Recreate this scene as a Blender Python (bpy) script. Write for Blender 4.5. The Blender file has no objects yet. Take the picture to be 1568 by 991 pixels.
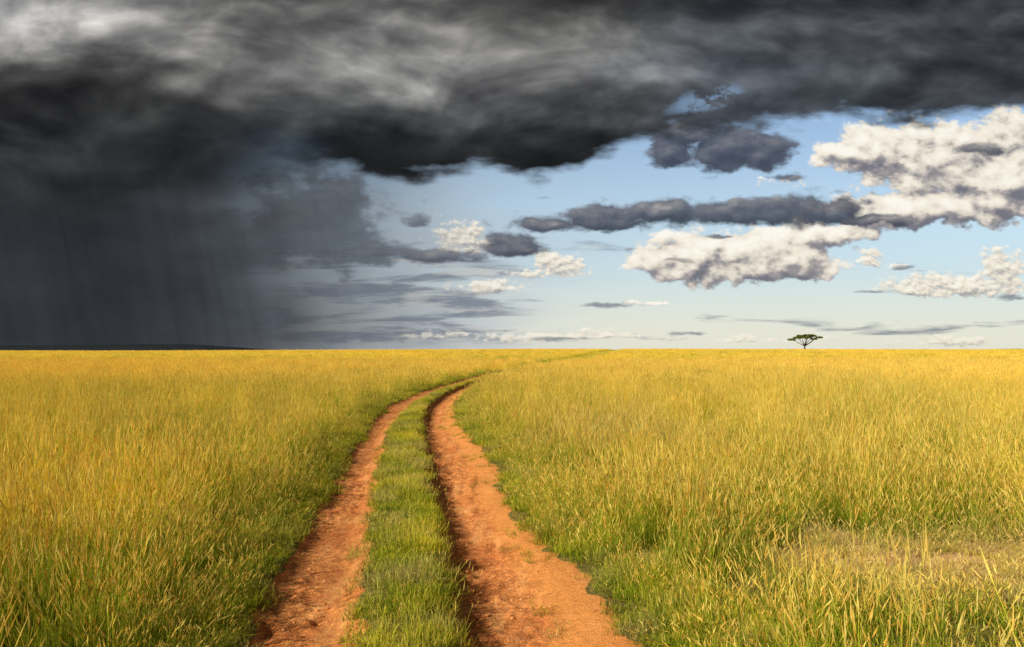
import bpy, math, random
import numpy as np
from mathutils import Vector
rng=np.random.default_rng(7); random.seed(7)
scene=bpy.context.scene
scene.view_settings.view_transform='Standard'
scene.view_settings.look='None'; scene.view_settings.exposure=0

# ---------------------------------------------------------------- helpers
def lin(r,g=None,b=None):
    if g is None: g=b=r
    f=lambda c:(c/255/12.92 if c/255<=0.04045 else ((c/255+0.055)/1.055)**2.4)
    return (f(r),f(g),f(b),1.0)
def sst(a,b,x):
    t=np.clip((x-a)/(b-a),0,1); return t*t*(3-2*t)
_tab=rng.random((256,256))
def vnoise(x,y):
    xi=np.floor(x).astype(int); yi=np.floor(y).astype(int)
    fx=x-xi; fy=y-yi; fx=fx*fx*(3-2*fx); fy=fy*fy*(3-2*fy)
    a=_tab[xi%256,yi%256]; b=_tab[(xi+1)%256,yi%256]; c=_tab[xi%256,(yi+1)%256]; d=_tab[(xi+1)%256,(yi+1)%256]
    return (a*(1-fx)+b*fx)*(1-fy)+(c*(1-fx)+d*fx)*fy
def fbm(x,y,o=4):
    s=0;a=1;t=0
    for i in range(o):
        s=s+a*vnoise(x*2**i+17.3*i,y*2**i+9.1*i); t+=a; a*=.5
    return s/t

class G:
    """small node-building helper"""
    def __init__(s,tree): s.t=tree; s.n=tree.nodes; s.l=tree.links
    def put(s,sock,v):
        if isinstance(v,E): s.l.new(v.s,sock)
        elif isinstance(v,bpy.types.NodeSocket): s.l.new(v,sock)
        else: sock.default_value=v
    def m(s,op,a,b=None,c=None,clamp=False):
        n=s.n.new('ShaderNodeMath'); n.operation=op; n.use_clamp=clamp
        s.put(n.inputs[0],a)
        if b is not None: s.put(n.inputs[1],b)
        if c is not None: s.put(n.inputs[2],c)
        return E(s,n.outputs[0])
    def ss(s,a,b,x,lo=0.,hi=1.,mode='SMOOTHSTEP'):
        n=s.n.new('ShaderNodeMapRange'); n.interpolation_type=mode; n.clamp=True
        s.put(n.inputs[0],x); n.inputs[1].default_value=a; n.inputs[2].default_value=b
        n.inputs[3].default_value=lo; n.inputs[4].default_value=hi
        return E(s,n.outputs[0])
    def vec(s,x,y,z):
        n=s.n.new('ShaderNodeCombineXYZ'); s.put(n.inputs[0],x);s.put(n.inputs[1],y);s.put(n.inputs[2],z)
        return E(s,n.outputs[0])
    def noise(s,v,scale,detail=5,rough=.5,dist=0.,lac=2.0,col=False,dim='3D'):
        n=s.n.new('ShaderNodeTexNoise'); n.noise_dimensions=dim; s.put(n.inputs['Vector'],v)
        n.inputs['Scale'].default_value=scale; n.inputs['Detail'].default_value=detail
        n.inputs['Roughness'].default_value=rough; n.inputs['Distortion'].default_value=dist
        n.inputs['Lacunarity'].default_value=lac
        return E(s,n.outputs['Color' if col else 'Fac'])
    def voro(s,v,scale,detail=2,rough=.5,smooth=.6):
        n=s.n.new('ShaderNodeTexVoronoi'); n.voronoi_dimensions='2D'; n.feature='SMOOTH_F1'; n.normalize=True
        s.put(n.inputs['Vector'],v); n.inputs['Scale'].default_value=scale
        n.inputs['Detail'].default_value=detail; n.inputs['Roughness'].default_value=rough
        n.inputs['Smoothness'].default_value=smooth
        return E(s,n.outputs['Distance'])
    def mix(s,f,a,b,blend='MIX'):
        n=s.n.new('ShaderNodeMix'); n.data_type='RGBA'; n.blend_type=blend
        s.put(n.inputs[0],f); s.put(n.inputs[6],a); s.put(n.inputs[7],b)
        return E(s,n.outputs[2])
    def sep(s,v):
        n=s.n.new('ShaderNodeSeparateXYZ'); s.put(n.inputs[0],v)
        return [E(s,o) for o in n.outputs]
    def ramp(s,x,pts,interp='B_SPLINE'):
        n=s.n.new('ShaderNodeValToRGB'); s.put(n.inputs[0],x); r=n.color_ramp; r.interpolation=interp
        while len(r.elements)>1: r.elements.remove(r.elements[-1])
        r.elements[0].position=pts[0][0]; r.elements[0].color=pts[0][1]
        for p,c in pts[1:]:
            e=r.elements.new(p); e.color=c
        return E(s,n.outputs[0])
    def attr(s,name,typ='GEOMETRY'):
        n=s.n.new('ShaderNodeAttribute'); n.attribute_name=name; n.attribute_type=typ
        return n
class E:
    def __init__(s,g,sock): s.g=g; s.s=sock
    def __add__(s,o): return s.g.m('ADD',s,o)
    __radd__=__add__
    def __sub__(s,o): return s.g.m('SUBTRACT',s,o)
    def __rsub__(s,o): return s.g.m('SUBTRACT',o,s)
    def __mul__(s,o): return s.g.m('MULTIPLY',s,o)
    __rmul__=__mul__
    def __truediv__(s,o): return s.g.m('DIVIDE',s,o)
    def max(s,o): return s.g.m('MAXIMUM',s,o)
    def min(s,o): return s.g.m('MINIMUM',s,o)
def newmat(name):
    m=bpy.data.materials.new(name); m.use_nodes=True; m.node_tree.nodes.clear()
    return m,G(m.node_tree)

# ---------------------------------------------------------------- camera
CAMH=2.1
cam=bpy.data.objects.new('camera',bpy.data.cameras.new('camera')); scene.collection.objects.link(cam)
cam.location=(0,0,CAMH); cam.rotation_euler=(math.radians(90+1.95),0,0)
cam.data.lens=28.0; cam.data.sensor_width=36; cam.data.clip_start=.05; cam.data.clip_end=20000
scene.camera=cam

# ---------------------------------------------------------------- sun
tosun=Vector((-0.83,-0.56,0)).normalized(); EL=math.radians(33)
tosun=Vector((tosun.x*math.cos(EL),tosun.y*math.cos(EL),math.sin(EL)))
sd=bpy.data.lights.new('sun','SUN'); sd.energy=5.0; sd.angle=math.radians(.5); sd.color=(1,.94,.80)
sun=bpy.data.objects.new('sun',sd); scene.collection.objects.link(sun)
sun.rotation_euler=(-tosun).to_track_quat('-Z','Y').to_euler(); sun.location=(-30,-20,40)

# ---------------------------------------------------------------- sky
world=bpy.data.worlds.new('World'); scene.world=world; world.use_nodes=True
try: world.cycles.sampling_method='NONE'
except Exception as ex: print(ex)
nt=world.node_tree; nt.nodes.clear(); g=G(nt)
tc=nt.nodes.new('ShaderNodeTexCoord')
D=E(g,tc.outputs['Generated']); dx,dy,dz=g.sep(D)
hl=g.m('SQRT',dx*dx+dy*dy)
yy=g.m('ABSOLUTE',dy).max(hl*0.42).max(0.001)
S=dx/yy; T=dz/yy                       # tangent of bearing / of elevation
def stv(kt=1.,off=0.): return g.vec(S+off,T*kt,0.)
def P(px,py): return ((px-784)/1220.,(537-py)/1220.)

wn=g.noise(stv(1.8),4.0,3,.45,col=True,dim='2D'); w1,w2,w3=g.sep(wn)
wf=g.noise(stv(1.9,3.),14.0,5,.5,col=True,dim='2D'); f1,f2,f3=g.sep(wf)
wS=S+(w1-.5)*.18+(f1-.5)*.07; wT=T+(w2-.5)*.065+(f2-.5)*.040

def rowmap(Sx,Tx,rows,xs):
    u=g.ss(-.75,.75,Sx,mode='LINEAR'); out=None
    for i,(py,vals) in enumerate(rows):
        r=g.ramp(u,[(((px-784)/1220.+.75)/1.5, v) for px,v in zip(xs,vals)])
        if out is None: out=r
        else:
            t0=(537-rows[i-1][0])/1220.; t1=(537-py)/1220.
            out=g.mix(g.ss(t0,t1,Tx),out,r)
    return out
xs=[0,130,260,390,520,650,780,910,1040,1170,1300,1430,1568]
def tint(v,warm): # warm>0 warm grey, <0 blue grey
    return lin(v*(1+.02*warm),v,v*(1-.03*warm))
rowsL=[(530,[54,54,58,66,98,125,150,170,180,180,180,180,180],-2.6),
 (470,[54,52,56,68,88,108,130,150,170,180,180,180,180],-3.2),
 (400,[52,50,54,66,86,102,120,130,130,130,130,130,130],-3.2),
 (320,[48,47,50,62,84,104,118,120,110,100,100,100,100],-2.6),
 (255,[46,45,44,42,42,38,38,44,70,84,84,84,84],-1.6),
 (205,[46,44,42,42,42,42,44,48,58,68,72,72,72],-1.4),
 (160,[48,44,48,62,76,80,80,80,74,74,62,58,60],-.8),
 (110,[60,66,86,118,112,112,124,128,114,94,72,68,66],0),
 (60,[144,144,126,104,138,118,134,102,96,78,64,60,58],.3),
 (0,[170,144,108,88,100,92,76,68,60,54,52,54,52],.2),
 (-200,[90,90,85,80,80,80,70,70,62,60,60,60,60],0)]
deckcol=rowmap(wS,wT,[(py,[tint(v,wm+(-2.8 if (px>1030 and py<260) else 0)) for px,v in zip(xs,vals)]) for py,vals,wm in rowsL],xs)
# detail relief of the deck: soft swollen folds, lit from above
def fold(s_,t_):
    v=g.vec(s_+(w3-.5)*.12,t_*2.0+(w1-.5)*.1,0.)
    a=g.noise(v,5.5,6,.47,dim='2D')
    b=g.noise(v,13.,4,.46,dim='2D'); b=g.m('ABSOLUTE',b-.5)
    return a-b*.28
dn=fold(S,T); dn2=fold(S-.009,T+.022)
relief=(dn-dn2)*2.1+(dn-.45)*.75
relief=relief*g.ss(.14,.30,T,.14,1.)
deckcol=g.mix(1.0,deckcol,g.vec(g.m('EXPONENT',relief*1.6),g.m('EXPONENT',relief*1.58),g.m('EXPONENT',relief*1.5)),'MULTIPLY')

# clear sky
skyn=nt.nodes.new('ShaderNodeTexSky'); skyn.sky_type='NISHITA'; skyn.sun_disc=False
skyn.sun_elevation=EL; skyn.sun_rotation=math.atan2(tosun.x,tosun.y)
skyn.air_density=1.0; skyn.dust_density=1.2; skyn.ozone_density=1.5
bgs=nt.nodes.new('ShaderNodeBackground'); bgs.inputs[1].default_value=.145
g.l.new(skyn.outputs[0],bgs.inputs[0])

# field of cloud blobs as reusable group
def field_group(name,blobs,amp,scale,kz,billow,warp):
    tr=bpy.data.node_groups.new(name,'ShaderNodeTree')
    tr.interface.new_socket('S',in_out='INPUT',socket_type='NodeSocketFloat')
    tr.interface.new_socket('T',in_out='INPUT',socket_type='NodeSocketFloat')
    tr.interface.new_socket('F',in_out='OUTPUT',socket_type='NodeSocketFloat')
    q=G(tr); gi=q.n.new('NodeGroupInput'); go=q.n.new('NodeGroupOutput')
    s_=E(q,gi.outputs[0]); t_=E(q,gi.outputs[1])
    v=q.vec(s_,t_*kz,0.)
    wv=q.noise(v,scale*.5,4,.55,col=True,dim='2D'); a,b,_=q.sep(wv)
    nz=q.noise(v,scale*.35,7,.6,dim='2D')
    vo=q.voro(q.vec(s_+(a-.5)*.5/scale,t_*kz+(b-.5)*.5/scale,0.),scale,2.5,.55,.4)
    sw=s_+(a-.5)*warp; tw=t_+(b-.5)*warp*.5
    out=None
    for (px,py,rx,rt,rb,w) in blobs:
        s0,t0=P(px,py); X=(sw-s0)*(1220./rx); dyy=tw-t0
        Y=(dyy*(1220./rt)).max(dyy*(-1220./rb))
        f=q.m('SUBTRACT',w,q.m('SQRT',X*X+Y*Y))
        out=f if out is None else q.m('SMOOTH_MAX',out,f,.15)
    out=out.max(-2.5)+(nz-.5)*amp+(.38-vo)*billow
    q.put(go.inputs[0],out)
    return tr
def use(tr,s_,t_):
    n=nt.nodes.new('ShaderNodeGroup'); n.node_tree=tr; g.put(n.inputs[0],s_); g.put(n.inputs[1],t_)
    return E(g,n.outputs[0])
white=[(1060,392,90,48,34,.95),(1170,388,120,54,44,.95),(1255,362,85,24,28,.88),
 (1340,234,88,58,50,.94),(1440,248,145,78,74,.95),(1560,262,125,90,86,.97),(1430,322,170,44,30,.92),(1540,318,115,46,30,.92),(1300,232,60,26,20,.88)]
small=[(1455,439,95,24,18,.95),(1535,413,38,36,30,.95),(1405,445,45,12,9,.8),
 (712,368,50,28,22,.9),(850,406,50,24,20,.9),(812,420,40,12,10,.6),(755,440,66,14,10,.85),(1332,396,30,20,16,.75),(1380,408,40,8,6,.4),
 (830,518,130,14,9,.62),(930,514,60,11,8,.75),(670,514,60,11,8,.65),(1150,520,160,12,7,.4),(1450,524,110,13,8,.6),(990,464,70,6,6,.5),
 (700,340,80,16,10,.35),(1200,278,50,14,10,.5)]
dark=[(925,338,135,32,22,.9),(1010,322,60,26,32,.9),(850,344,65,22,16,.9),(1160,328,115,30,24,.9),(1260,320,100,34,24,.9),(1340,335,80,14,12,.8),
 (800,378,62,24,16,.9),(675,393,80,16,13,.9),(470,345,140,95,80,.9),(560,380,85,50,34,.85),(630,340,40,30,20,.6),
 (1025,232,42,40,28,.85),(1120,222,78,44,44,.85),(1170,232,50,34,34,.8),(1060,205,110,28,18,.8),
 (1212,270,50,14,10,.5),(1035,400,30,7,5,.8),(1105,360,34,7,5,.7),(1500,225,70,16,12,.6)]
dsm=[(1385,410,30,9,6,.6),(860,520,80,7,6,.6),(1060,511,44,8,5,.7),(1550,456,40,8,6,.7),(940,468,110,9,7,.5),(968,381,14,5,5,.6),(560,520,140,10,8,.6),(740,506,180,6,5,.45),(1330,447,60,6,4,.4),(830,300,60,7,5,.2)]
gw=field_group('white_cloud_field',white,1.6,30,1.5,1.2,.035)
gd=field_group('dark_cloud_field',dark,1.9,30,1.7,.8,.03)
gs=field_group('small_cloud_field',small,2.2,75,1.7,1.5,.018)
gt=field_group('scud_field',dsm,2.2,60,2.6,.6,.02)
Fw=use(gw,S,T); Fw2=use(gw,S-.006,T+.012)
Fd=use(gd,S,T); Fd2=use(gd,S-.005,T+.010)
Fs=use(gs,S,T); Fs2=use(gs,S-.0025,T+.0045)
Ft=use(gt,S,T)
aw=g.ss(.0,.24,Fw); ad=g.ss(-.08,.38,Fd); as_=g.ss(.0,.45,Fs); at_=g.ss(-.1,.7,Ft)
wramp=[(0,lin(116,116,126)),(.25,lin(160,154,154)),(.44,lin(214,205,192)),(.66,lin(242,233,217)),(1,lin(253,248,236))]
# bases go grey: shading also falls with depth below the cloud tops
shw=g.m('ADD',(Fw-Fw2)*1.0,.48,clamp=True)
colw=g.ramp(shw,wramp,'LINEAR')
shs=g.m('ADD',(Fs-Fs2)*.8,.56,clamp=True)
cols=g.ramp(shs,[(0,lin(150,150,156)),(.35,lin(198,192,184)),(.65,lin(238,229,211)),(1,lin(252,246,232))],'LINEAR')
cols=g.mix(g.ss(.05,.01,T)*.35,cols,lin(222,215,196))
shd=g.m('ADD',(Fd-Fd2)*.75,.26,clamp=True)
cold=g.ramp(shd,[(0,lin(60,64,78)),(.35,lin(82,86,100)),(.7,lin(116,117,124)),(1,lin(172,166,162))],'LINEAR')
cold=g.mix(g.ss(-.05,-.14,S)*.8,cold,g.mix(g.ss(.1,.6,shd),lin(80,86,94),lin(116,119,125)))

# thin stratus streaks low in the sky
st=g.noise(g.vec(S,T*9.,0.),5.0,7,.6,.4,dim='2D')
stm=g.ss(.45,.64,st+g.ss(-.28,.25,S,.09,-.11)-g.ss(.06,.20,T,0.,.22))*g.ss(.0,.02,T)
stc=g.mix(g.ss(.45,.65,g.noise(stv(7.,3.2),9.,6,.6,dim='2D')),lin(116,124,138),lin(200,200,196))
haze=g.ss(.36,-.01,T)*.88
hazec=g.mix(g.ss(.0,.13,T),lin(234,233,216),lin(198,218,227))
pale=g.ss(.18,-.14,S)*g.ss(.27,.12,T)*g.ss(.25,.6,g.noise(stv(4.,8.),6.,6,.55,.3,dim='2D'))
# rain veil on the left
slant=S+T*.25+(w1-.5)*.10
veil=g.ss(.10,-.36,slant)
streak=g.noise(g.vec((S+T*.22),T*.05,0.),42.,4,.6,dim='2D')
streak2=g.noise(g.vec((S+T*.22)*.35,T*.03,0.),20.,3,.6,dim='2D')
# deck lower edge
ev=[(0,230),(420,255),(520,262),(600,278),(700,268),(830,274),(880,262),(925,232),(990,206),(1060,198),(1120,196),(1200,188),(1300,180),(1450,178),(1568,172)]
er=g.ramp(g.ss(-.75,.75,S,mode='LINEAR'),[(((px-784)/1220.+.75)/1.5,((537-py)/1220.*2,)*3+(1,)) for px,py in ev],'EASE')
edge=E(g,er.s)
en=g.noise(stv(2.6,11.),13.,7,.50,dim='2D')
hole_s,hole_t=P(1085,148)
hx=(S-hole_s)*(1220./85); hy=(T-hole_t-(S-hole_s)*.25)*(1220./26)
hole=g.m('SUBTRACT',1.,g.m('SQRT',hx*hx+hy*hy)).max(0.)
en2=g.noise(stv(1.6,5.),26.,6,.6,dim='2D')
holem=g.ss(.10,.9,hole*g.ss(.36,.62,en2)*1.5)
over=T-edge*.5+(en-.5)*.060+(w3-.5)*.030
adeck=g.ss(-.004,.020,over)*(1.-holem*.5)
# the deck melts into the rain on the left instead of ending in an edge
adeck=adeck*g.ss(-.20,-.34,S,1.,0.)+g.ss(-.20,-.34,S)*g.ss(-.03,.07,over)
rim=g.ss(.0,.08,over,.78,1.0)
deckcol2=g.mix(1.0,deckcol,g.vec(rim,rim,rim),'MULTIPLY')

def bg(col): 
    n=nt.nodes.new('ShaderNodeBackground'); g.put(n.inputs[0],col); n.inputs[1].default_value=1.; return n.outputs[0]
def over_(f,a,b):
    n=nt.nodes.new('ShaderNodeMixShader'); g.put(n.inputs[0],f); g.l.new(a,n.inputs[1]); g.l.new(b,n.inputs[2]); return n.outputs[0]
C=hazec; A=haze
def lay(C,A,c,a):
    na=a+A*(1.-a)
    return g.mix(g.m('DIVIDE',a,na.max(.0001)),C,c),na
C,A=lay(C,A,lin(186,196,206),pale*.75)
C,A=lay(C,A,stc,stm*.85)
C,A=lay(C,A,colw,aw*.98)
C,A=lay(C,A,cols,as_*.95)
C,A=lay(C,A,lin(112,118,132),at_*.75)
C,A=lay(C,A,cold,ad*g.ss(-.05,-.2,S,.95,.80))
vk=(streak-.5)*.48+(streak2-.5)*.8*g.ss(.27,.05,T)+1.
C,A=lay(C,A,g.mix(1.0,deckcol,g.vec(vk,vk,vk),'MULTIPLY'),veil)
C,A=lay(C,A,deckcol2,adeck)
sh=over_(A,bgs.outputs[0],bg(C))
wo=nt.nodes.new('ShaderNodeOutputWorld'); g.l.new(sh,wo.inputs[0])

# ---------------------------------------------------------------- track geometry (metres)
TY =np.array([-200,-10, 0,  5.66, 7.06, 8.19, 9.74,11.49, 14.0,16.75,22.67,30.87,40.67, 48.3, 59.6, 71.2, 111, 197, 427,6000.])
TLL=np.array([12, .3,-1.1,-1.90,-2.12,-2.26,-2.45,-2.67,-3.00,-3.33,-4.05,-4.80,-4.93,-4.60,-3.81,-2.7, 2.2,14.5,52,800.])-.03
TLR=np.array([12.8,1.1,-.4,-1.15,-1.34,-1.49,-1.72,-1.98,-2.34,-2.71,-3.38,-3.95,-4.0,-3.64,-2.75,-1.5, 3.6,16.5,55,803.])+.02
TRL=np.array([13.5,1.8,.35,-.39,-.55,-.68,-.88,-1.12,-1.46,-1.84,-2.58,-3.27,-3.5,-3.2,-2.35,-1.1, 4.0,17.0,56,804.])-.0
TRR=np.array([14.6,2.9,1.5,.80,.67,.43,.10,-.22,-.33,-.68,-1.60,-2.33,-2.5,-2.3,-1.4,-.1, 5.4,19,59,807.])+.10
_fy=np.concatenate([np.linspace(-200,0,60)[:-1],np.linspace(0,120,1201),np.geomspace(121,6000,200)])
def smc(a):
    v=np.interp(_fy,TY,a); 
    for w in range(40): 
        vv=v.copy(); vv[1:-1]=(v[:-2]+2*v[1:-1]+v[2:])/4; v=vv
    return v
LL,LR,RL,RR=map(smc,(TLL,TLR,TRL,TRR))
def edges(y): return [np.interp(y,_fy,a) for a in (LL,LR,RL,RR)]
def jag(x,y,k): return (fbm(y*1.3+k*31,x*.2+k,3)-.5)*.34+(fbm(y*5+k*13,x*5+k*5,3)-.5)*.14
def rutd(x,y):
    ll,lr,rl,rr=edges(y)
    dL=np.minimum(x-ll+jag(x,y,1)*.6,lr-x+jag(x,y,2)*.9)
    dR=np.minimum(x-rl+jag(x,y,3)*.4,rr-x+jag(x,y,4)*1.3)
    return dL,dR
def terrain(x,y):
    s=x/np.maximum(np.abs(y),30)
    amp=1.15+1.1*sst(-.55,.1,s)-.25*sst(.1,.6,s)
    z=amp*sst(120,470,y)-14*sst(540,3200,y)
    z=z+ (fbm(x*.02+5,y*.02,3)-.5)*.35*sst(15,60,np.hypot(x,y))
    return z
def gz(x,y):
    z=terrain(x,y); dL,dR=rutd(x,y); ll,lr,rl,rr=edges(y)
    near=1-sst(60,140,y)
    z=z+(fbm(x*.7,y*.7,4)-.5)*.08*near
    z=z-.10*sst(-.08,.12,x-ll+jag(x,y,1)*.6)*sst(-.05,.3,lr-x+jag(x,y,2)*.9)*near
    rl_=x-rl+jag(x,y,3)*.4
    z=z-.17*sst(-.06,.04,rl_)*sst(-.05,.75,rr-x)*near
    mid=np.minimum(x-lr,rl-x)
    z=z+.06*sst(-.05,.22,mid)*near
    dirt=np.maximum(sst(-.0,.15,dL),sst(-.0,.15,dR))
    c=fbm(x*9,y*7,4); c2=fbm(x*22+4,y*20,3)
    u=(x-rl)/(rr-rl+1e-6)
    rough=(.34+1.5*sst(.43,.62,fbm(x*1.6,y*.6+3,3)))*(1-.6*sst(.62,.8,u)*(x>rl))
    z=z+dirt*near*((c-.5)*.050*rough+(c2-.5)*.024*rough)
    um=.55+(fbm(y*.6,x*.1+2,3)-.5)*.25
    z=z+dirt*near*(-.018*np.exp(-((u-.30)/.14)**2)+.020*np.exp(-((u-um)/.06)**2)*sst(.4,.55,fbm(y*.5+9,x*0+1,2)))
    return z
def bare(x,y): return np.clip(1.28-np.hypot((x-4.6)/2.1,(y-8.0)/1.2)+(fbm(x*1.4,y*1.4,3)-.5)*1.5,0,1)

# ---------------------------------------------------------------- ground sheet + dirt track
def axis(a,b,step,lo,hi,gr):
    c=list(np.arange(a,b,step)); s=step; v=c[-1]
    while v<hi: s*=gr; v+=s; c.append(v)
    s=step; v=c[0]; pre=[]
    while v>lo: s*=gr; v-=s; pre.append(v)
    return np.array(pre[::-1]+c)
X=axis(-4.6,2.2,.028,-5000,5000,1.05); Y=axis(4.2,15,.028,-300,6500,1.025)
gx,gy=np.meshgrid(X,Y); Z=gz(gx,gy)
nx,ny=len(X),len(Y)
dL,dR=rutd(gx,gy)
dirt=np.maximum(sst(-.03,.06,dL),sst(-.03,.06,dR))*(1-.9*sst(68,92,gy)); bar=bare(gx,gy)
idx=np.arange(nx*ny).reshape(ny,nx)
quads=np.stack([idx[:-1,:-1],idx[:-1,1:],idx[1:,1:],idx[1:,:-1]],-1).reshape(-1,4)
ll,lr,rl,rr=edges(gy)
cor=((gx>ll-.35)&(gx<rr+.35)).ravel()
isT=cor[quads].any(1)
uu=np.clip((gx-rl)/(rr-rl),0,1)
def sheet(name,q):
    u,inv=np.unique(q,return_inverse=True); inv=inv.reshape(q.shape)
    me=bpy.data.meshes.new(name)
    co=np.stack([gx.ravel()[u],gy.ravel()[u],Z.ravel()[u]],1).astype(np.float32)
    me.vertices.add(len(u)); me.vertices.foreach_set('co',co.ravel())
    me.loops.add(q.size); me.loops.foreach_set('vertex_index',inv.ravel().astype(np.int32))
    me.polygons.add(len(q)); me.polygons.foreach_set('loop_start',np.arange(0,q.size,4,dtype=np.int32))
    me.update(calc_edges=True)
    me.polygons.foreach_set('use_smooth',np.ones(len(q),bool))
    for nm,ar in (('dirt',dirt),('bare',bar),('across',uu)):
        a=me.attributes.new(nm,'FLOAT','POINT'); a.data.foreach_set('value',ar.ravel()[u].astype(np.float32))
    ob=bpy.data.objects.new(name,me); scene.collection.objects.link(ob); return ob
ground=sheet('ground',quads[~isT]); track=sheet('dirt_track',quads[isT])
gm,q=newmat('savanna_soil')
pos=E(q,q.n.new('ShaderNodeNewGeometry').outputs['Position'])
da=E(q,q.attr('dirt').outputs['Fac']); ba=E(q,q.attr('bare').outputs['Fac']); ac=E(q,q.attr('across').outputs['Fac'])
n1=q.noise(pos,1.3,6,.6); n2=q.noise(pos,14.,6,.65); n3=q.noise(pos,70.,4,.6); px_,py_,pz_=q.sep(pos)
nl=q.noise(q.vec(px_,py_*.25,0.),4.,5,.6)
dc=q.mix(q.ss(.38,.62,n1),(.66,.215,.058,1),(.84,.325,.095,1))
dc=q.mix(q.ss(.42,.62,n2)*.85,dc,(.43,.13,.036,1))
dc=q.mix(q.ss(.50,.66,nl)*.6,dc,(.90,.42,.145,1))
dc=q.mix(q.ss(.50,.75,ac+(n1-.5)*.4)*.6,dc,(.92,.37,.090,1))
dc=q.mix(q.ss(.56,.70,n3)*.45,dc,(.90,.50,.22,1))
dc=q.mix(q.ss(.60,.72,q.noise(pos,5.,5,.6))*.5,dc,(.46,.16,.055,1))
gc=q.mix(q.ss(.35,.65,n2),(.10,.095,.022,1),(.30,.22,.055,1))
gfar=q.mix(q.ss(.35,.65,q.noise(pos,.03,6,.6)),(.66,.56,.055,1),(.78,.56,.06,1))
gc=q.mix(q.ss(60.,200.,py_),gc,gfar)
gc=q.mix(ba,gc,q.mix(n2,(.66,.31,.15,1),(.80,.51,.27,1)))
col=q.mix(q.ss(.3,.7,da+(n2-.5)*.7),gc,dc)
bs=q.n.new('ShaderNodeBsdfPrincipled'); q.put(bs.inputs['Base Color'],col); bs.inputs['Roughness'].default_value=.95
bs.inputs['Specular IOR Level'].default_value=.15
bu=q.n.new('ShaderNodeBump'); bu.inputs['Distance'].default_value=.038; bu.inputs['Strength'].default_value=1.
q.put(bu.inputs['Height'],n2*.8+n3*.45); q.l.new(bu.outputs[0],bs.inputs['Normal'])
o=q.n.new('ShaderNodeOutputMaterial'); q.l.new(bs.outputs[0],o.inputs[0])
ground.data.materials.append(gm); track.data.materials.append(gm)

# ---------------------------------------------------------------- grass
def ribbon(V,F,A,pts,ws,side,c):
    b=len(V)
    for i,(p,w) in enumerate(zip(pts,ws)):
        V.append(p-side*w/2); V.append(p+side*w/2)
        t=c[0][i]; A.append((t,c[1],c[2],1)); A.append((t,c[1],c[2],1))
    for i in range(len(pts)-1):
        F.append((b+2*i,b+2*i+1,b+2*i+3,b+2*i+2))
def clump(name,nb,ns,rad,h0,h1,w,lean,mat,seg=3,hw=1.9):
    V=[];F=[];A=[]
    for k in range(nb+ns):
        stem=k>=nb
        a=random.uniform(0,6.283); r=rad*random.random()**.6
        base=Vector((r*math.cos(a),r*math.sin(a),-.02))
        h=random.uniform(h0,h1)*(1.0 if not stem else random.uniform(1.15,2.1))
        la=random.gauss(a,1.2); L=h*abs(random.gauss(0,lean))*(.6 if stem else 1)+.03*h
        ld=Vector((math.cos(la),math.sin(la),0)); fa=random.uniform(0,6.283); side=Vector((math.cos(fa),math.sin(fa),0))
        ts=([0,.4,.75,1.] if seg==3 else [0,.55,1.]) if not stem else [0,.5,1.]
        pts=[base+ld*L*(t**2)+Vector((0,0,h*(t-.25*(L/h)*t*t))) for t in ts]
        ws=([w,w*.95,w*.6,w*.08] if seg==3 else [w,w*.8,w*.08]) if not stem else [w*.6,w*.5,w*.4]
        rd=random.random()
        ribbon(V,F,A,pts,ws,side,(ts,rd,0.))
        if stem:
            tip=pts[-1]; hd=(ld*.4+Vector((random.gauss(0,.15),random.gauss(0,.15),1))).normalized(); hl=random.uniform(.14,.28)*h
            for s2 in (side,Vector((-side.y,side.x,0))):
                pp=[tip-hd*hl*.35,tip+hd*hl*.05,tip+hd*hl*.7]
                ww=[w*.3,w*hw,w*.1]
                ribbon(V,F,A,pp,ww,s2,([1,1,1],rd,1.))
    me=bpy.data.meshes.new(name); me.from_pydata([tuple(v) for v in V],[],F); me.update()
    at=me.attributes.new('blade','FLOAT_COLOR','POINT'); at.data.foreach_set('color',np.array(A,dtype=np.float32).ravel())
    me.materials.append(mat); ob=bpy.data.objects.new(name,me); return ob
gmat,q=newmat('grass_blades')
ba=q.attr('blade'); bt,br,bh=q.sep(ba.outputs['Color'])
ta=q.attr('tone','INSTANCER'); gold,straw,rnd=q.sep(ta.outputs['Vector'])
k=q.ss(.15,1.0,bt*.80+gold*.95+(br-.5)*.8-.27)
green=q.mix(br,(.17,.26,.014,1),(.44,.51,.035,1))
yel=q.mix(br,(.96,.74,.05,1),(.92,.84,.075,1))
ora=q.mix(br,(.97,.60,.045,1),(.98,.73,.075,1))
c=q.mix(k,green,yel)
c=q.mix(q.ss(.75,1.1,gold+(br-.5)*.5)*.5,c,ora)
c=q.mix(bh*.85,c,q.mix(br,(.96,.54,.08,1),(1.0,.87,.28,1)))
c=q.mix(straw,c,q.mix(br,(.78,.51,.21,1),(.92,.73,.38,1)))
kk=(rnd*.50+.72)*q.ss(0.,.55,bt,.52,1.); c=q.mix(1.,c,q.vec(kk,kk,kk),'MULTIPLY')  # random clump tone; blade feet darkened to paint shade in the gaps
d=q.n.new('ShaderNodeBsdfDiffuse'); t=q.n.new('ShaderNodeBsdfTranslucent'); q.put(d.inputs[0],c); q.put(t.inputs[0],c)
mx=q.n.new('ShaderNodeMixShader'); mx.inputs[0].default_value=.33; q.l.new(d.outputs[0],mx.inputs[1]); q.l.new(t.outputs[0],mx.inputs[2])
o=q.n.new('ShaderNodeOutputMaterial'); q.l.new(mx.outputs[0],o.inputs[0])

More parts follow.
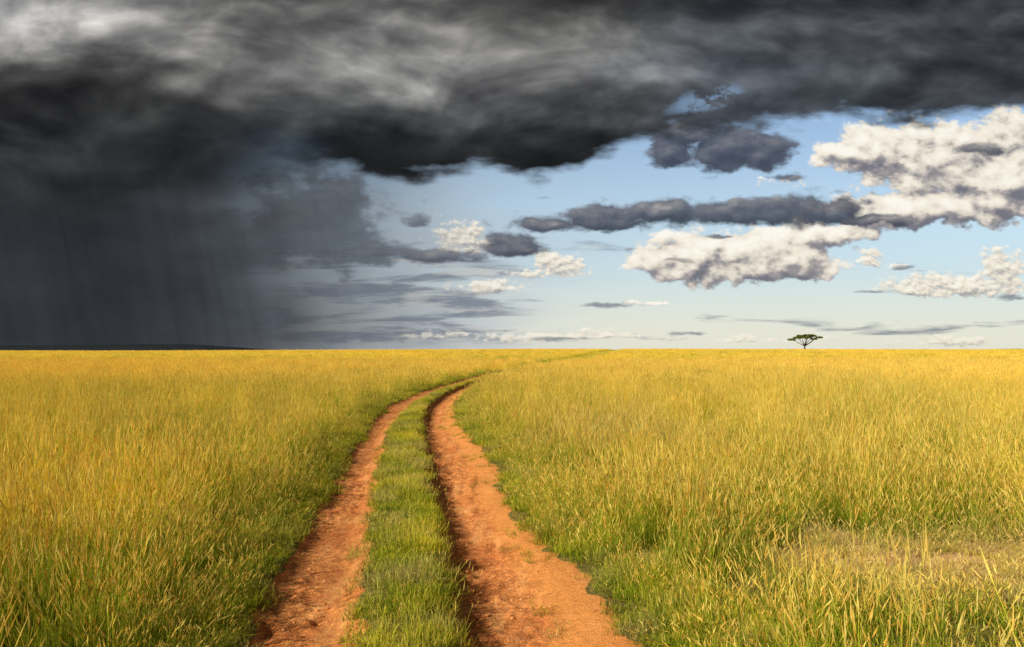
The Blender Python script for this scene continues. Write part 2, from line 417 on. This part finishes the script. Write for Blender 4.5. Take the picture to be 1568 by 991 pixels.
tallc=bpy.data.collections.new('tall_grass_clumps'); shortc=bpy.data.collections.new('short_grass_clumps'); farc=bpy.data.collections.new('far_grass_clumps')
for i in range(7): tallc.objects.link(clump('tall_clump_%d'%i,44,21,.15,.14,.37,.0048,.42,gmat,3,2.1))
for i in range(4): shortc.objects.link(clump('short_clump_%d'%i,70,2,.14,.035,.13,.0048,.85,gmat))
for i in range(4): farc.objects.link(clump('far_clump_%d'%i,60,42,.5,.20,.38,.014,.3,gmat,2))

def scatter(name,coll,x,y,hs,ws,tone,nvar):
    n=len(x); z=gz(x,y)
    me=bpy.data.meshes.new(name); me.vertices.add(n)
    me.vertices.foreach_set('co',np.stack([x,y,z],1).astype(np.float32).ravel())
    a=me.attributes.new('scl','FLOAT_VECTOR','POINT'); a.data.foreach_set('vector',np.stack([ws,ws,hs],1).astype(np.float32).ravel())
    rot=np.stack([rng.normal(0,.13,n),rng.normal(0,.13,n)+.05,rng.uniform(0,6.283,n)],1)
    a=me.attributes.new('rot','FLOAT_VECTOR','POINT'); a.data.foreach_set('vector',rot.astype(np.float32).ravel())
    a=me.attributes.new('tone','FLOAT_VECTOR','POINT'); a.data.foreach_set('vector',tone.astype(np.float32).ravel())
    a=me.attributes.new('pick','INT','POINT'); a.data.foreach_set('value',rng.integers(0,nvar,n).astype(np.int32))
    me.update(); ob=bpy.data.objects.new(name,me); scene.collection.objects.link(ob)
    tr=bpy.data.node_groups.new(name+'_scatter','GeometryNodeTree')
    tr.interface.new_socket('Geometry',in_out='INPUT',socket_type='NodeSocketGeometry')
    tr.interface.new_socket('Geometry',in_out='OUTPUT',socket_type='NodeSocketGeometry')
    N=tr.nodes; Lk=tr.links; gi=N.new('NodeGroupInput'); go=N.new('NodeGroupOutput')
    ci=N.new('GeometryNodeCollectionInfo'); ci.inputs[0].default_value=coll; ci.inputs['Separate Children'].default_value=True; ci.inputs['Reset Children'].default_value=True
    ip=N.new('GeometryNodeInstanceOnPoints'); ip.inputs['Pick Instance'].default_value=True
    def na(nm,dt):
        k=N.new('GeometryNodeInputNamedAttribute'); k.data_type=dt; k.inputs[0].default_value=nm
        return [s for s in k.outputs if s.name=='Attribute' and s.enabled][0]
    Lk.new(gi.outputs[0],ip.inputs['Points']); Lk.new(ci.outputs[0],ip.inputs['Instance'])
    Lk.new(na('pick','INT'),ip.inputs['Instance Index']); Lk.new(na('scl','FLOAT_VECTOR'),ip.inputs['Scale'])
    e2r=N.new('FunctionNodeEulerToRotation'); Lk.new(na('rot','FLOAT_VECTOR'),e2r.inputs[0]); Lk.new(e2r.outputs[0],ip.inputs['Rotation'])
    Lk.new(ip.outputs[0],go.inputs[0])
    md=ob.modifiers.new('scatter','NODES'); md.node_group=tr
    return ob
def pts(y0,y1,dens,m=.74,pad=2.):
    n=int(dens*(m*(y1*y1-y0*y0)+2*pad*(y1-y0)))
    u=rng.random(n); y=np.sqrt(y0*y0+u*(y1*y1-y0*y0)); x=rng.uniform(-1,1,n)*(m*y+pad); return x,y
def outside(x,y):
    ll,lr,rl,rr=edges(y)
    return np.where(x<(ll+rr)/2, ll-x+jag(x,y,5)*1.2, x-rr+jag(x,y,6)*1.4), np.minimum(x-lr+jag(x,y,7)*.6,rl-x+jag(x,y,8)*.4)
def tone_of(x,y,do):
    n=len(x)
    p=fbm(x*.35+3,y*.22+8,4); p2=fbm(x*.06+1,y*.035+2,4); p3=fbm(x*1.6,y*1.6,3)
    gold=.36+2.1*(p-.5)+1.9*(p2-.5)+1.3*(p3-.5)+.26*sst(12,35,y)-.40*(1-sst(.1,1.5,do))
    gold=gold-.10*sst(120,350,y)-.16*sst(.0,1.,x)*(1-sst(12,22,y))
    b=bare(x,y)
    pale=np.clip(1-np.hypot((x-2.2)/3.2,(y-17.)/2.0),0,1)*.6
    r=rng.random(n)
    r=r-.45*(1-sst(.2,1.1,do))*(x<edges(y)[0])*(1-sst(20,45,y))+.5*(p3-.5)
    return np.stack([np.clip(gold+rng.normal(0,.16,n),0,1.2),np.clip(b*.8+pale+.2*(p3-.4),0,1),np.clip(r,-.2,1.1)],1),b
def hgt(x,y,do):
    lowz=np.clip(1.3-np.hypot((x-4.4)/2.3,(y-6.6)/2.4),0,1)
    return (.36+.80*sst(.1,1.2,do))*(.45+1.15*fbm(x*.7+40,y*.7,3))*(1-.52*sst(0,.6,lowz))
X1=[];Y1=[]
for (a,b_,d_) in ((3.0,12,30),(12,24,18),(24,45,9)):
    x,y=pts(a,b_,d_); X1.append(x);Y1.append(y)
x=np.concatenate(X1);y=np.concatenate(Y1)
do,mi=outside(x,y); tn,b=tone_of(x,y,do)
keep=((do>.20)|((do>.0)&(rng.random(len(x))<.30)))&(rng.random(len(x))>b*.85)&(rng.random(len(x))<-.05+1.75*fbm(x*2.6,y*2.6,3))
h=hgt(x,y,do)*(1-.4*b)
x,y,tn,h=x[keep],y[keep],tn[keep],h[keep]
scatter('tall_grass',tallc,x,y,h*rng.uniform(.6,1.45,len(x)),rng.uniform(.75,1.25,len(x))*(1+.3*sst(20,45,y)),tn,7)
n_tall=len(x)
x,y=pts(45,130,2.4); do,mi=outside(x,y); tn,b=tone_of(x,y,do); keep=(do>.35)|(y>85)
x,y,tn,do=x[keep],y[keep],tn[keep],do[keep]; h=hgt(x,y,do)
xa,ya,ta_,ha=x,y,tn,h; wa=np.full(len(x),1.0)
x,y=pts(130,560,.12,pad=10); do,mi=outside(x,y); tn,b=tone_of(x,y,do)
h=np.where(do>1.0,hgt(x,y,do),.35); tn[:,0]-=.35*(do<2.0)*(y<260)
x=np.concatenate([xa,x]);y=np.concatenate([ya,y]);tn=np.concatenate([ta_,tn]);h=np.concatenate([ha,h]);w=np.concatenate([wa,np.full(len(y)-len(wa),3.0)])
tn[:,2]=tn[:,2]*.7+.32
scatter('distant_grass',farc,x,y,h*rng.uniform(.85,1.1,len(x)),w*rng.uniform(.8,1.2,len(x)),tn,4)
# short grass: centre strip and verges
x,y=[],[]
for (a,b_,d_) in ((3.0,14,78),(14,30,42),(30,70,22)):
    n=int(d_*(b_-a)*6); yv=rng.uniform(a,b_,n); e=edges(yv); xv=rng.uniform(e[0]-1.2,e[3]+1.2); x.append(xv); y.append(yv)
x=np.concatenate(x);y=np.concatenate(y); do,mi=outside(x,y)
inr=(do<.0)&(mi<.0)
keep=((mi>.02)|((do>.0)&(do<1.1)))|(inr&(do>-.45)&(x>edges(y)[3]-.5)&(rng.random(len(x))<.10)&(fbm(x*2,y*2,2)>.5))|(inr&(mi>-.12)&(rng.random(len(x))<.25)&(fbm(x*3,y*3,2)>.5))
x,y,do,mi=x[keep],y[keep],do[keep],mi[keep]
p=fbm(x*1.2+5,y*.8,4); rlx=edges(y)[2]-x
tn=np.stack([np.clip(.22+1.5*(p-.5)+.10*sst(10,30,y)+rng.normal(0,.14,len(x)),0,1),np.clip((fbm(x*3,y*3,3)-.46)*1.6,0,.5),rng.random(len(x))*.75-.05+.6*(fbm(x*5,y*5,2)-.5)],1)
left=(do>0)&(x<edges(y)[0]); tn[:,2]-=.35*left; tn[:,1]*=np.where(left,.4,1)
h=(.3+1.5*fbm(x*2.5,y*2.5,3))*np.where(mi>0,.75+.35*sst(0.05,.3,mi)+.35*(rlx<.35),.8+.8*sst(0,.4,do))
scatter('short_grass',shortc,x,y,h,rng.uniform(.7,1.15,len(x))*(1+.4*sst(15,50,y)),tn,4)
# sparse straw in the bare patch
n=850; x=rng.uniform(2.0,7.5,n); y=rng.uniform(6.0,9.8,n); b=bare(x,y); keep=b>.15; x,y,b=x[keep],y[keep],b[keep]
scatter('dry_stubble',shortc,x,y,rng.uniform(.5,1.5,len(x)),rng.uniform(.7,1.3,len(x)),np.stack([np.full(len(x),.6),rng.uniform(.1,1,len(x)),rng.random(len(x))],1),4)
print('tall',n_tall)

# loose clods of earth along the ruts
V=[];F=[]
n=2600; yv=3.5+22*rng.random(n)**1.6; e=edges(yv); side=rng.random(n)<.45
xv=np.where(side,e[0]+(e[1]-e[0])*rng.random(n),e[2]+(e[3]-e[2])*rng.random(n)*.8)
m_=fbm(xv*1.6,yv*.6+3,3)>.45; xv,yv=xv[m_],yv[m_]; zv=gz(xv,yv)
ico=[(0,0,1),(.89,0,.45),(.28,.85,.45),(-.72,.53,.45),(-.72,-.53,.45),(.28,-.85,.45),(.72,.53,-.45),(-.28,.85,-.45),(-.89,0,-.45),(-.28,-.85,-.45),(.72,-.53,-.45)]
icf=[(0,1,2),(0,2,3),(0,3,4),(0,4,5),(0,5,1),(1,6,2),(2,7,3),(3,8,4),(4,9,5),(5,10,1),(6,7,2),(7,8,3),(8,9,4),(9,10,5),(10,6,1)]
for a,b,c in zip(xv,yv,zv):
    r=.005+.018*random.random()**3; bi=len(V)
    for v in ico: 
        k=r*random.uniform(.7,1.3); V.append((a+v[0]*k*1.2,b+v[1]*k,c+v[2]*k*.7))
    F+=[tuple(bi+i for i in f) for f in icf]
me=bpy.data.meshes.new('soil_clods'); me.from_pydata(V,[],F)
cm,q=newmat('clod_earth'); b_=q.n.new('ShaderNodeBsdfDiffuse'); q.put(b_.inputs[0],q.mix(q.noise(E(q,q.n.new('ShaderNodeNewGeometry').outputs['Position']),6.,4),(.48,.16,.05,1),(.86,.39,.14,1))); o=q.n.new('ShaderNodeOutputMaterial'); q.l.new(b_.outputs[0],o.inputs[0]); me.materials.append(cm)
scene.collection.objects.link(bpy.data.objects.new('soil_clods',me))

# ---------------------------------------------------------------- acacia
def tube(V,F,p,r,sides=7):
    b=len(V)
    for i,(a,rr_) in enumerate(zip(p,r)):
        d=(p[min(i+1,len(p)-1)]-p[max(i-1,0)]).normalized(); u=d.cross(Vector((0.3,1,.1))).normalized(); v=d.cross(u)
        for j in range(sides):
            an=6.283*j/sides; V.append(a+u*math.cos(an)*rr_+v*math.sin(an)*rr_)
    for i in range(len(p)-1):
        for j in range(sides):
            F.append((b+i*sides+j,b+i*sides+(j+1)%sides,b+(i+1)*sides+(j+1)%sides,b+(i+1)*sides+j))
TX,TYY=158.0,430.0
root=bpy.data.objects.new('acacia_tree',None); scene.collection.objects.link(root)
tz=float(gz(np.array([TX]),np.array([TYY]))[0]); root.location=(TX,TYY,tz); root.scale=(1.2,1.2,1.2)
V=[];F=[]
fork=Vector((.1,0,2.3)); tube(V,F,[Vector((.3,0,-.3)),Vector((.1,0,.8)),Vector((-.15,0,1.6)),fork],[.42,.32,.28,.26])
pads=[(-5.6,.5,4.9,2.0,.45),(-3.4,-1.2,5.7,2.6,.6),(-1.0,1.6,6.5,2.6,.6),(1.4,-.8,6.7,2.8,.65),(3.8,1.0,6.5,2.6,.6),(5.9,-.3,5.8,1.9,.45),(-.6,-2.8,5.9,2.2,.5),(2.2,2.8,5.9,2.2,.5),(3.6,-2.4,5.2,1.7,.4)]
for (px,py,pz,pr,ph) in pads:
    e=Vector((px,py,pz)); m1=fork.lerp(e,.4)+Vector((0,0,-.15)); m2=fork.lerp(e,.75)+Vector((0,0,.1))
    tube(V,F,[fork-Vector((0,0,.25)),m1,m2,e],[.19,.13,.09,.04],6)
    for k in range(5):
        a=random.uniform(0,6.28); e2=e+Vector((math.cos(a)*pr*.75,math.sin(a)*pr*.75,random.uniform(-.1,.3))); tube(V,F,[m2,m2.lerp(e2,.55)+Vector((0,0,.1)),e2],[.07,.045,.02],4)
me=bpy.data.meshes.new('trunk_and_limbs'); me.from_pydata([tuple(v) for v in V],[],F); tb=bpy.data.objects.new('trunk_and_limbs',me); scene.collection.objects.link(tb); tb.parent=root
bm_,q=newmat('bark'); b_=q.n.new('ShaderNodeBsdfDiffuse'); q.put(b_.inputs[0],q.mix(q.noise(E(q,q.n.new('ShaderNodeNewGeometry').outputs['Position']),5.,4),(.03,.022,.015,1),(.09,.065,.045,1))); o=q.n.new('ShaderNodeOutputMaterial'); q.l.new(b_.outputs[0],o.inputs[0]); me.materials.append(bm_)
V=[];F=[]
for (px,py,pz,pr,ph) in pads:
    subs=[(random.uniform(0,6.28),math.sqrt(random.random())*pr*.8,random.uniform(.5,.85)) for _ in range(14)]
    for (a,rd,sr) in subs:
        c0=Vector((px+math.cos(a)*rd,py+math.sin(a)*rd,pz+random.uniform(-.2,1)*ph*(1-rd/pr*.6)))
        for k in range(75):
            d=Vector((random.gauss(0,1),random.gauss(0,1),random.gauss(0,1))).normalized()*random.random()**.4
            p=c0+Vector((d.x*sr,d.y*sr,d.z*sr*.5)); n=Vector((random.gauss(0,1),random.gauss(0,1),random.gauss(0,1)+.8)).normalized()
            u=n.orthogonal().normalized()*random.uniform(.10,.2); v=n.cross(u); bidx=len(V)
            V+= [p-u-v*.6,p+u-v*.6,p+u+v*.6,p-u+v*.6]; F.append((bidx,bidx+1,bidx+2,bidx+3))
me=bpy.data.meshes.new('crown'); me.from_pydata([tuple(v) for v in V],[],F); cr=bpy.data.objects.new('crown',me); scene.collection.objects.link(cr); cr.parent=root
lm,q=newmat('acacia_leaves'); b_=q.n.new('ShaderNodeBsdfDiffuse'); q.put(b_.inputs[0],q.mix(q.noise(E(q,q.n.new('ShaderNodeNewGeometry').outputs['Position']),1.5,3),(.07,.09,.016,1),(.20,.21,.035,1))); o=q.n.new('ShaderNodeOutputMaterial'); q.l.new(b_.outputs[0],o.inputs[0]); me.materials.append(lm)

# ---------------------------------------------------------------- distant hills
hm,q=newmat('hill_storm_shade'); b_=q.n.new('ShaderNodeBsdfDiffuse')  # dark blue-grey colour has the storm's shade over the hills painted in
q.put(b_.inputs[0],q.mix(q.noise(E(q,q.n.new('ShaderNodeNewGeometry').outputs['Position']),.01,5),(.016,.022,.030,1),(.032,.038,.042,1))); o=q.n.new('ShaderNodeOutputMaterial'); q.l.new(b_.outputs[0],o.inputs[0])
def hill(name,x0,x1,y0,prof,depth=600):
    n=160; V=[];F=[]
    for i in range(n+1):
        t=i/n; x=x0+(x1-x0)*t; H=prof(t)+ (float(fbm(np.array([x*.01]),np.array([3.]),4)[0])-.5)*3
        for (dy,f) in ((-depth,0),(-depth*.5,.55),(0,1),(depth*.6,.5),(depth,0)):
            V.append((x,y0+dy,-25+(H+25)*f))
    for i in range(n):
        for j in range(4): F.append((i*5+j,(i+1)*5+j,(i+1)*5+j+1,i*5+j+1))
    me=bpy.data.meshes.new(name); me.from_pydata(V,[],F); me.materials.append(hm); ob=bpy.data.objects.new(name,me); scene.collection.objects.link(ob)
    for p in me.polygons: p.use_smooth=True
hill('distant_hill',-4200,-900,3700,lambda t: 34*(1-float(sst(.78,1.,np.array(t))))*(.9+.1*math.sin(t*9)))
hill('distant_hill.001',1850,3600,3700,lambda t: 12*float(sst(0,.3,np.array(t)))-1)
